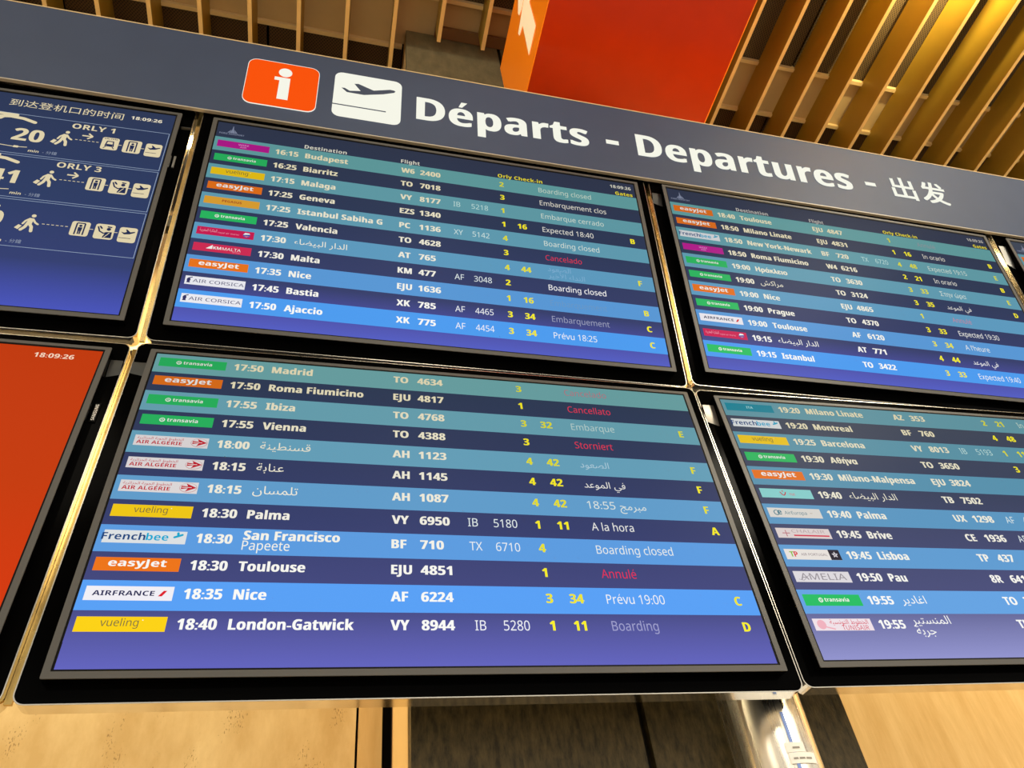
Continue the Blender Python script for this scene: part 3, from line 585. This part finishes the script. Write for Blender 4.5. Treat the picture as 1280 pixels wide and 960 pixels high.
B2R = [('ita', '19:20', 'Milano Linate', 'AZ', '353', N, N, '2', '21', ('In orario', N), N), ('frenchbee', '19:20', 'Montreal', 'BF', '760', N, N, '4', '48', N, N),
 ('vueling', '19:25', 'Barcelona', 'VY', '8013', 'IB', '5193', '1', '11', N, N), ('transavia', '19:30', 'Αθήνα', 'TO', '3650', N, N, '3', N, N, N),
 ('easyjet', '19:30', 'Milano-Malpensa', 'EJU', '3824', N, N, N, N, N, N), ('tui', '19:40', 'الدار البيضاء', 'TB', '7502', N, N, N, N, N, N),
 ('aireuropa', '19:40', 'Palma', 'UX', '1298', 'AF', '4', N, N, N, N), ('chalair', '19:45', 'Brive', 'CE', '1936', 'AF', N, N, N, N, N),
 ('tap', '19:45', 'Lisboa', 'TP', '437', N, N, N, N, N, N), ('amelia', '19:50', 'Pau', '8R', '6417', N, N, N, N, N, N),
 ('transavia', '19:55', 'اغادير', 'TO', '3', N, N, N, N, N, N), ('tunisair', '19:55', 'المنستير/جربة', 'TU', N, N, N, N, N, N, N)]
def column_heads(root, faint=False):
    y = -.0008; TX = E((206, 204, 188) if not faint else (180, 176, 168)); YL = E((222, 206, 40)); LG = E((120, 128, 150))
    for body, u, v, cp, m, wd in (('Destination', .1907, .0850, .0140, TX, .0940), ('Flight', .4094, .0850, .0140, TX, .0440), ('Orly Check-in', .6423, .0850, .0140, YL, .1120), ('Gates', .9450, .0850, .0140, YL, .0465)):
        s = MB(); s.text(body, U(u), V(v), cp, y, m, .034, width=wd * W); s.build('column_heading', root)
    s = MB(); s.text('18:09:26', U(.9340), V(.0435), .0130, y, TX, .034, width=.0560 * W); s.build('clock', root)
    s = MB(); s.text('PARIS AÉROPORT', U(.0065), V(.0700), .0062, y, LG, .012, width=.0525 * W)
    ux = U(.0335); z = V(.0575)
    s.poly([(ux - .0075, z - .001), (ux + .0075, z - .001), (ux + .0022, z + .012), (ux + .0006, z + .026), (ux - .0006, z + .026), (ux - .0022, z + .012)], y, LG)
    s.poly([(ux - .013, z - .001), (ux - .008, z - .001), (ux - .0035, z + .013)], y, LG); s.poly([(ux + .008, z - .001), (ux + .013, z - .001), (ux + .0035, z + .013)], y, LG)
    s.build('airport_emblem', root)
specs = [((1, 0), T1R, 'top row departures display starting with the 16:15 Budapest flight', LC_T, BG_T, (.86, 1.0)),
         ((2, 0), T2R, 'top row departures display starting with the 18:40 Toulouse flight, right', LC_T, BG_T, (.86, 1.0)),
         ((1, 1), B1R, 'bottom row departures display from 17:50 Madrid to 18:40 London-Gatwick', LC_B, BG_B, (.86, 1.02)),
         ((2, 1), B2R, 'bottom row departures display starting with 19:20 Milano Linate, lower right', LC_B2, BG_B2, (.9, 1.0))]
for cr_, rows, label, lc, bgr, dim in specs:
    bgm = screen_ramp('screen_background', bgr, H); root, scr = housing(*cr_, label, bgm)
    if cr_[1] == 0: column_heads(root, cr_[0] == 2)
    flight_rows(root, rows, cr_[1] == 0, dim, lc, bgm)
    if cr_ == (2, 0): panel_glint(root, -1, .975, .05, 'dim_glint')
    if cr_ == (2, 1): panel_glint(root, -1, .985, .065, 'mid_glint')
    if cr_ == (1, 1): panel_glint(root, -1, .975, .035, 'dim_glint')
# the display cut off by the right edge
root, scr = housing(3, 0, 'departures display at the far right, only its upper left corner in view', screen_ramp('screen_background', BG_B2, H))
column_heads(root, True)
s = MB(); s.quad(-W / 2, V(.166), W / 2, V(.0885), -.0003, E((92, 144, 156))); row = s.build('flight_row', root); s = MB(); plate(s, 'easyjet', U(.0072), V(.143), U(.1168), V(.107), -.0006, .9); s.build('airline_logo', row)
panel_glint(root, -1, .975, .10)
def empty_rows(root, v0, pitch, first, n):
    for i in range(first, n, 2):
        s = MB(); s.quad(-W / 2, V(v0 + (i + 1) * pitch), W / 2, V(v0 + i * pitch), -.0003, E(ramp3(LC_B2, i / 11))); s.build('flight_row', root)
empty_rows(root, .0885, .0777, 2, 11)
root, scr = housing(3, 1, 'display with empty blue rows at the lower far right end', screen_ramp('screen_background', BG_B2, H))
empty_rows(root, 0, P_, 0, 12)

# ---- top left display: walking times to the gates
root, scr = housing(0, 0, 'top left display of walking times to Orly 1 and Orly 3 gates', screen_ramp('screen_background', [(0, (42, 54, 84)), (.5, (42, 58, 98)), (.8, (50, 62, 112)), (1, (72, 84, 186))], H))
CR = E((222, 208, 170)); LN = E((150, 166, 190)); y = -.0006; DK = E((28, 40, 78)); DIM = E((140, 150, 170))
s = MB(); s.text('，到达登机口的时间', U(.6500), V(.0665), .0205, y, CR, 0, width=.2480 * W); s.text('18:09:26', U(.9130), V(.0560), .0122, y, E((236, 226, 200)), .036, width=.0630 * W)
s.build('heading', root)
def P2(u, v): return (U(u), V(v))
def walker(s, u0, v0, u1, v1):
    f = lambda a, c: P2(u0 + (u1 - u0) * a, v0 + (v1 - v0) * c); ww = (u1 - u0) * W
    s.disc(*f(.66, .10), .105 * ww, y, CR, 16)
    s.poly([f(.50, .24), f(.72, .25), f(.68, .62), f(.42, .60)][::-1], y, CR)
    for P, q in (([(.60, .58), (.72, .74), (.76, .98)], .15), ([(.50, .58), (.44, .78), (.30, .95)], .15), ([(.68, .30), (.82, .48), (.95, .56)], .10), ([(.54, .28), (.38, .42), (.30, .60)], .10)):
        s.stroke([f(*p) for p in P], q * ww, y, CR)
    s.poly([f(0, .86), f(.14, .66), f(.30, .72), f(.18, .94)][::-1], y, CR)
def tile(s, kind, u0, v0, u1, v1):
    x0, x1, z0, z1 = U(u0), U(u1), V(v1), V(v0); s.face([(p[0], y, p[1]) for p in rrect(x0, z0, x1, z1, .006, 3)], CR); y2 = y - .0004
    f = lambda a, c: (x0 + (x1 - x0) * a, z1 + (z0 - z1) * c); ww = x1 - x0
    if kind == 'plane':
        s.poly([f(.10, .32), f(.30, .36), f(.42, .30), f(.34, .14), f(.42, .14), f(.62, .30), f(.85, .24), f(.90, .30), f(.60, .44), f(.30, .48)][::-1], y2, DK); s.stroke([f(.06, .72), f(.72, .72)], .0016, y2, DK, False)
    elif kind == 'bus':
        s.text('ORLYVAL', x0 + .10 * ww, z1 - .0075, .005, y2, DK, .01, width=.8 * ww); s.stroke([f(.32, .32), f(.68, .32), f(.74, .72), f(.26, .72), f(.32, .32)], .003, y2, DK); s.quad(*f(.32, .70), *f(.68, .55), y2, DK); s.stroke([f(.30, .78), f(.20, .90)], .0022, y2, DK); s.stroke([f(.70, .78), f(.80, .90)], .0022, y2, DK)
    elif kind == 'gate':
        s.stroke([f(.28, .92), f(.28, .12), f(.72, .12), f(.72, .92)], .0034, y2, DK, False); s.disc(*f(.50, .30), .0036, y2, DK, 12); s.poly([f(.38, .40), f(.62, .40), f(.60, .66), f(.40, .66)][::-1], y2, DK); s.stroke([f(.45, .66), f(.45, .88)], .0032, y2, DK, False); s.stroke([f(.55, .66), f(.55, .88)], .0032, y2, DK, False)
    elif kind == 'control':
        s.stroke([f(.60, .16), f(.84, .18)], .0036, y2, DK, False); s.disc(*f(.70, .32), .0048, y2, DK, 12); s.stroke([f(.14, .22), f(.26, .50), f(.48, .62), f(.62, .56)], .0034, y2, DK); s.stroke([f(.24, .18), f(.34, .30)], .004, y2, DK)
        s.poly([f(.58, .52), f(.90, .50), f(.92, .90), f(.46, .90)][::-1], y2, DK); s.stroke([f(.56, .88), f(.78, .56)], .0018, y2 - .0002, CR, False)
def route(s, u0, u1, v, n=6):
    for i in range(n): a = u0 + (u1 - u0) * i / n; s.quad(U(a), V(v) - .0009, U(a + (u1 - u0) / n * .6), V(v) + .0009, y, CR)
def sign_arrow(s, u0, u1, v): s.stroke([P2(u0, v), P2(u1 - .003, v)], .0042, y, CR, False); s.stroke([P2(u1 - .0105, v - .015), P2(u1 - .0015, v), P2(u1 - .0105, v + .015)], .0042, y, CR, False)
for i, (v0, v1, name, tiles, num, nu, nv) in enumerate(((.112, .320, 'ORLY 1', ('bus', 'gate', 'plane'), '20', .6890, .2515), (.330, .535, 'ORLY 3', ('gate', 'control', 'plane'), '41', .6770, .4690), (.545, .756, None, ('gate', 'control', 'plane'), '20', .6830, .6680))):
    vo = (0, .2165, .4350)[i]; s = MB()
    s.quad(U(0), V(v0) - .0007, U(.998), V(v0) + .0007, y, LN); s.quad(U(0), V(v1) - .0007, U(.998), V(v1) + .0007, y, LN); s.quad(U(.9975) - .0007, V(v1), U(.9975) + .0007, V(v0), y, LN)
    row = s.build('walking_time_row', root)
    if name: s = MB(); s.text(name, U(.8080), V(.1505 + (.2145 if i else 0)), .0185, y, CR, .014, width=.0830 * W); s.build('terminal_name', row); s = MB(); sign_arrow(s, .8330, .8548, .1835 + (.2135 if i else 0)); s.build('arrow', row)
    s = MB(); walker(s, .7785, .1690 + vo, .8178, .2490 + vo); s.build('walker_pictogram', row); s = MB(); route(s, .8225, .8710, .2095 + vo * 1.0); s.build('route_line', row)
    for k, t_ in enumerate(tiles): s = MB(); tile(s, t_, (.8730, .9155, .9590)[k], (.1755, .1755, .1800)[k] + vo * 1.01, (.9060, .9505, .9915)[k], (.2420, .2450, .2500)[k] + vo * 1.01); s.build('route_tile', row)
    for a_, b_, c_ in ((.9060, .9170, .2100), (.9505, .9610, .2130)): s = MB(); route(s, a_, b_, c_ + vo, 1); s.build('route_line', row)
    e = {0: .7650, 1: .7490, 2: .7545}[i]
    s = MB(); s.text(num, U(e), V(nv), .0440, y, CR, .060, anchor='r', sx=1.02); s.build('minutes_number', row)
    s = MB(); s.stroke([P2(.640, .150 + vo), P2(.660, .138 + vo), P2(.690, .130 + vo), P2(.715, .134 + vo), P2(.7380, .148 + vo)], .0095, y, CR); s.stroke([P2(.640, .116 + vo), P2(.700, .120 + vo)], .010, y, CR); s.stroke([P2(.685, .118 + vo), P2(.672, .145 + vo)], .010, y, CR); s.build('aeroplane_pictogram', row)
    s = MB(); s.stroke([P2(.640, .262 + vo), P2(.665, .276 + vo), P2(.6929, .284 + vo), P2(.720, .287 + vo), P2(.742, .283 + vo)], .0022, y, CR); s.quad(*P2(.7180, .291 + vo), *P2(.7270, .281 + vo), y - .0002, CR); s.build('dial_line', row)
    s = MB(); s.text('min', U(.7470), V(.3050 + vo), .0085, y, CR, .03, width=.0195 * W); s.text('- 分鐘', U(.7735), V(.3050 + vo), .0090, y, DIM, 0, width=.0265 * W); s.build('unit_caption', row)
s = MB(); s.box((W / 2 + .0175, .0165, V(.265)), (W / 2 + .0225, .0202, V(.203)), M['satin']); s.build('badge', root)
panel_glint(root, 1, .965, .005, 'dim_glint')

# ---- bottom left display: plain orange page
root, scr = housing(0, 1, 'bottom left display showing a plain orange page with the time', screen_ramp('screen_background', [(0, (192, 56, 0)), (.5, (198, 58, 0)), (1, (220, 56, 6))], H))
s = MB(); s.text('18:09:26', U(.8990), V(.0460), .0128, -.0006, E((244, 214, 186)), .036, width=.0610 * W); s.build('clock', root)
s = MB(); s.box((W / 2 + .0170, .0165, V(.263)), (W / 2 + .0270, .0202, V(.192)), M['lip']); bd = s.build('badge', root)
s = MB(); s.text('SAMSUNG', 0, 0, .0062, 0, M['paper'], .03, width=.0410); o = s.build('lettering', bd)
o.matrix_basis = Matrix.Translation((W / 2 + .0248, .0160, V(.258))) @ Matrix.Rotation(R(-90), 4, 'Y')
panel_glint(root, 1, .985, .045, 'dim_glint')

# ------------------------------------------------------------------ steel column carrying the wall of displays
XC, YC, RC = 0.631, 0.135, 0.0785; ZT = ZO - 0.735
col_ = tag(empty('support_column', (XC, YC, 0)), 'round brushed steel column holding up the wall of displays', 'column')
s = MB(); s.cyl((0, 0), RC, 0.02, ZO + .62, M['column'], 96); s.build('shaft', col_, True)
s = MB(); s.cyl((0, 0), RC + .04, 0, 0.02, M['column'], 64); s.build('base_plate', col_)
for z in (ZO + 0.02, ZO + 0.55):
    s = MB(); s.box((-2.3, -.07, z), (1.9, -.045, z + .05), M['black']); s.build('support_rail', col_)
def wrap(name, a0, a1, z0, z1, m, dr=.0008):
    s = MB(); n = 10
    for i in range(n):
        p, q = R(a0 + (a1 - a0) * i / n), R(a0 + (a1 - a0) * (i + 1) / n); r = RC + dr
        s.face([(r * math.cos(p), r * math.sin(p), z0), (r * math.cos(q), r * math.sin(q), z0), (r * math.cos(q), r * math.sin(q), z1), (r * math.cos(p), r * math.sin(p), z1)], m)
    return s, name
s, _ = wrap('t', -99, -94, 1.2, ZT - .012, M['reflect_blue']); s.build('screen_reflection', col_)  # reflection of the screens on the steel, drawn as a blue stripe
s, _ = wrap('t', -107, -80, ZT - .083, ZT - .066, M['paper'], .0014); s.build('paper_label', col_)
s, _ = wrap('t', -106, -66, ZT - .102, ZT - .0835, M['paper'], .0014); s.build('paper_label', col_)
for a0, a1, z in ((-98, -88, ZT - .077), (-101, -95, ZT - .095), (-93, -85, ZT - .095), (-83, -74, ZT - .095)):
    s, _ = wrap('t', a0, a1, z, z + .003, M['ink'], .0022); s.build('printed_line', col_)
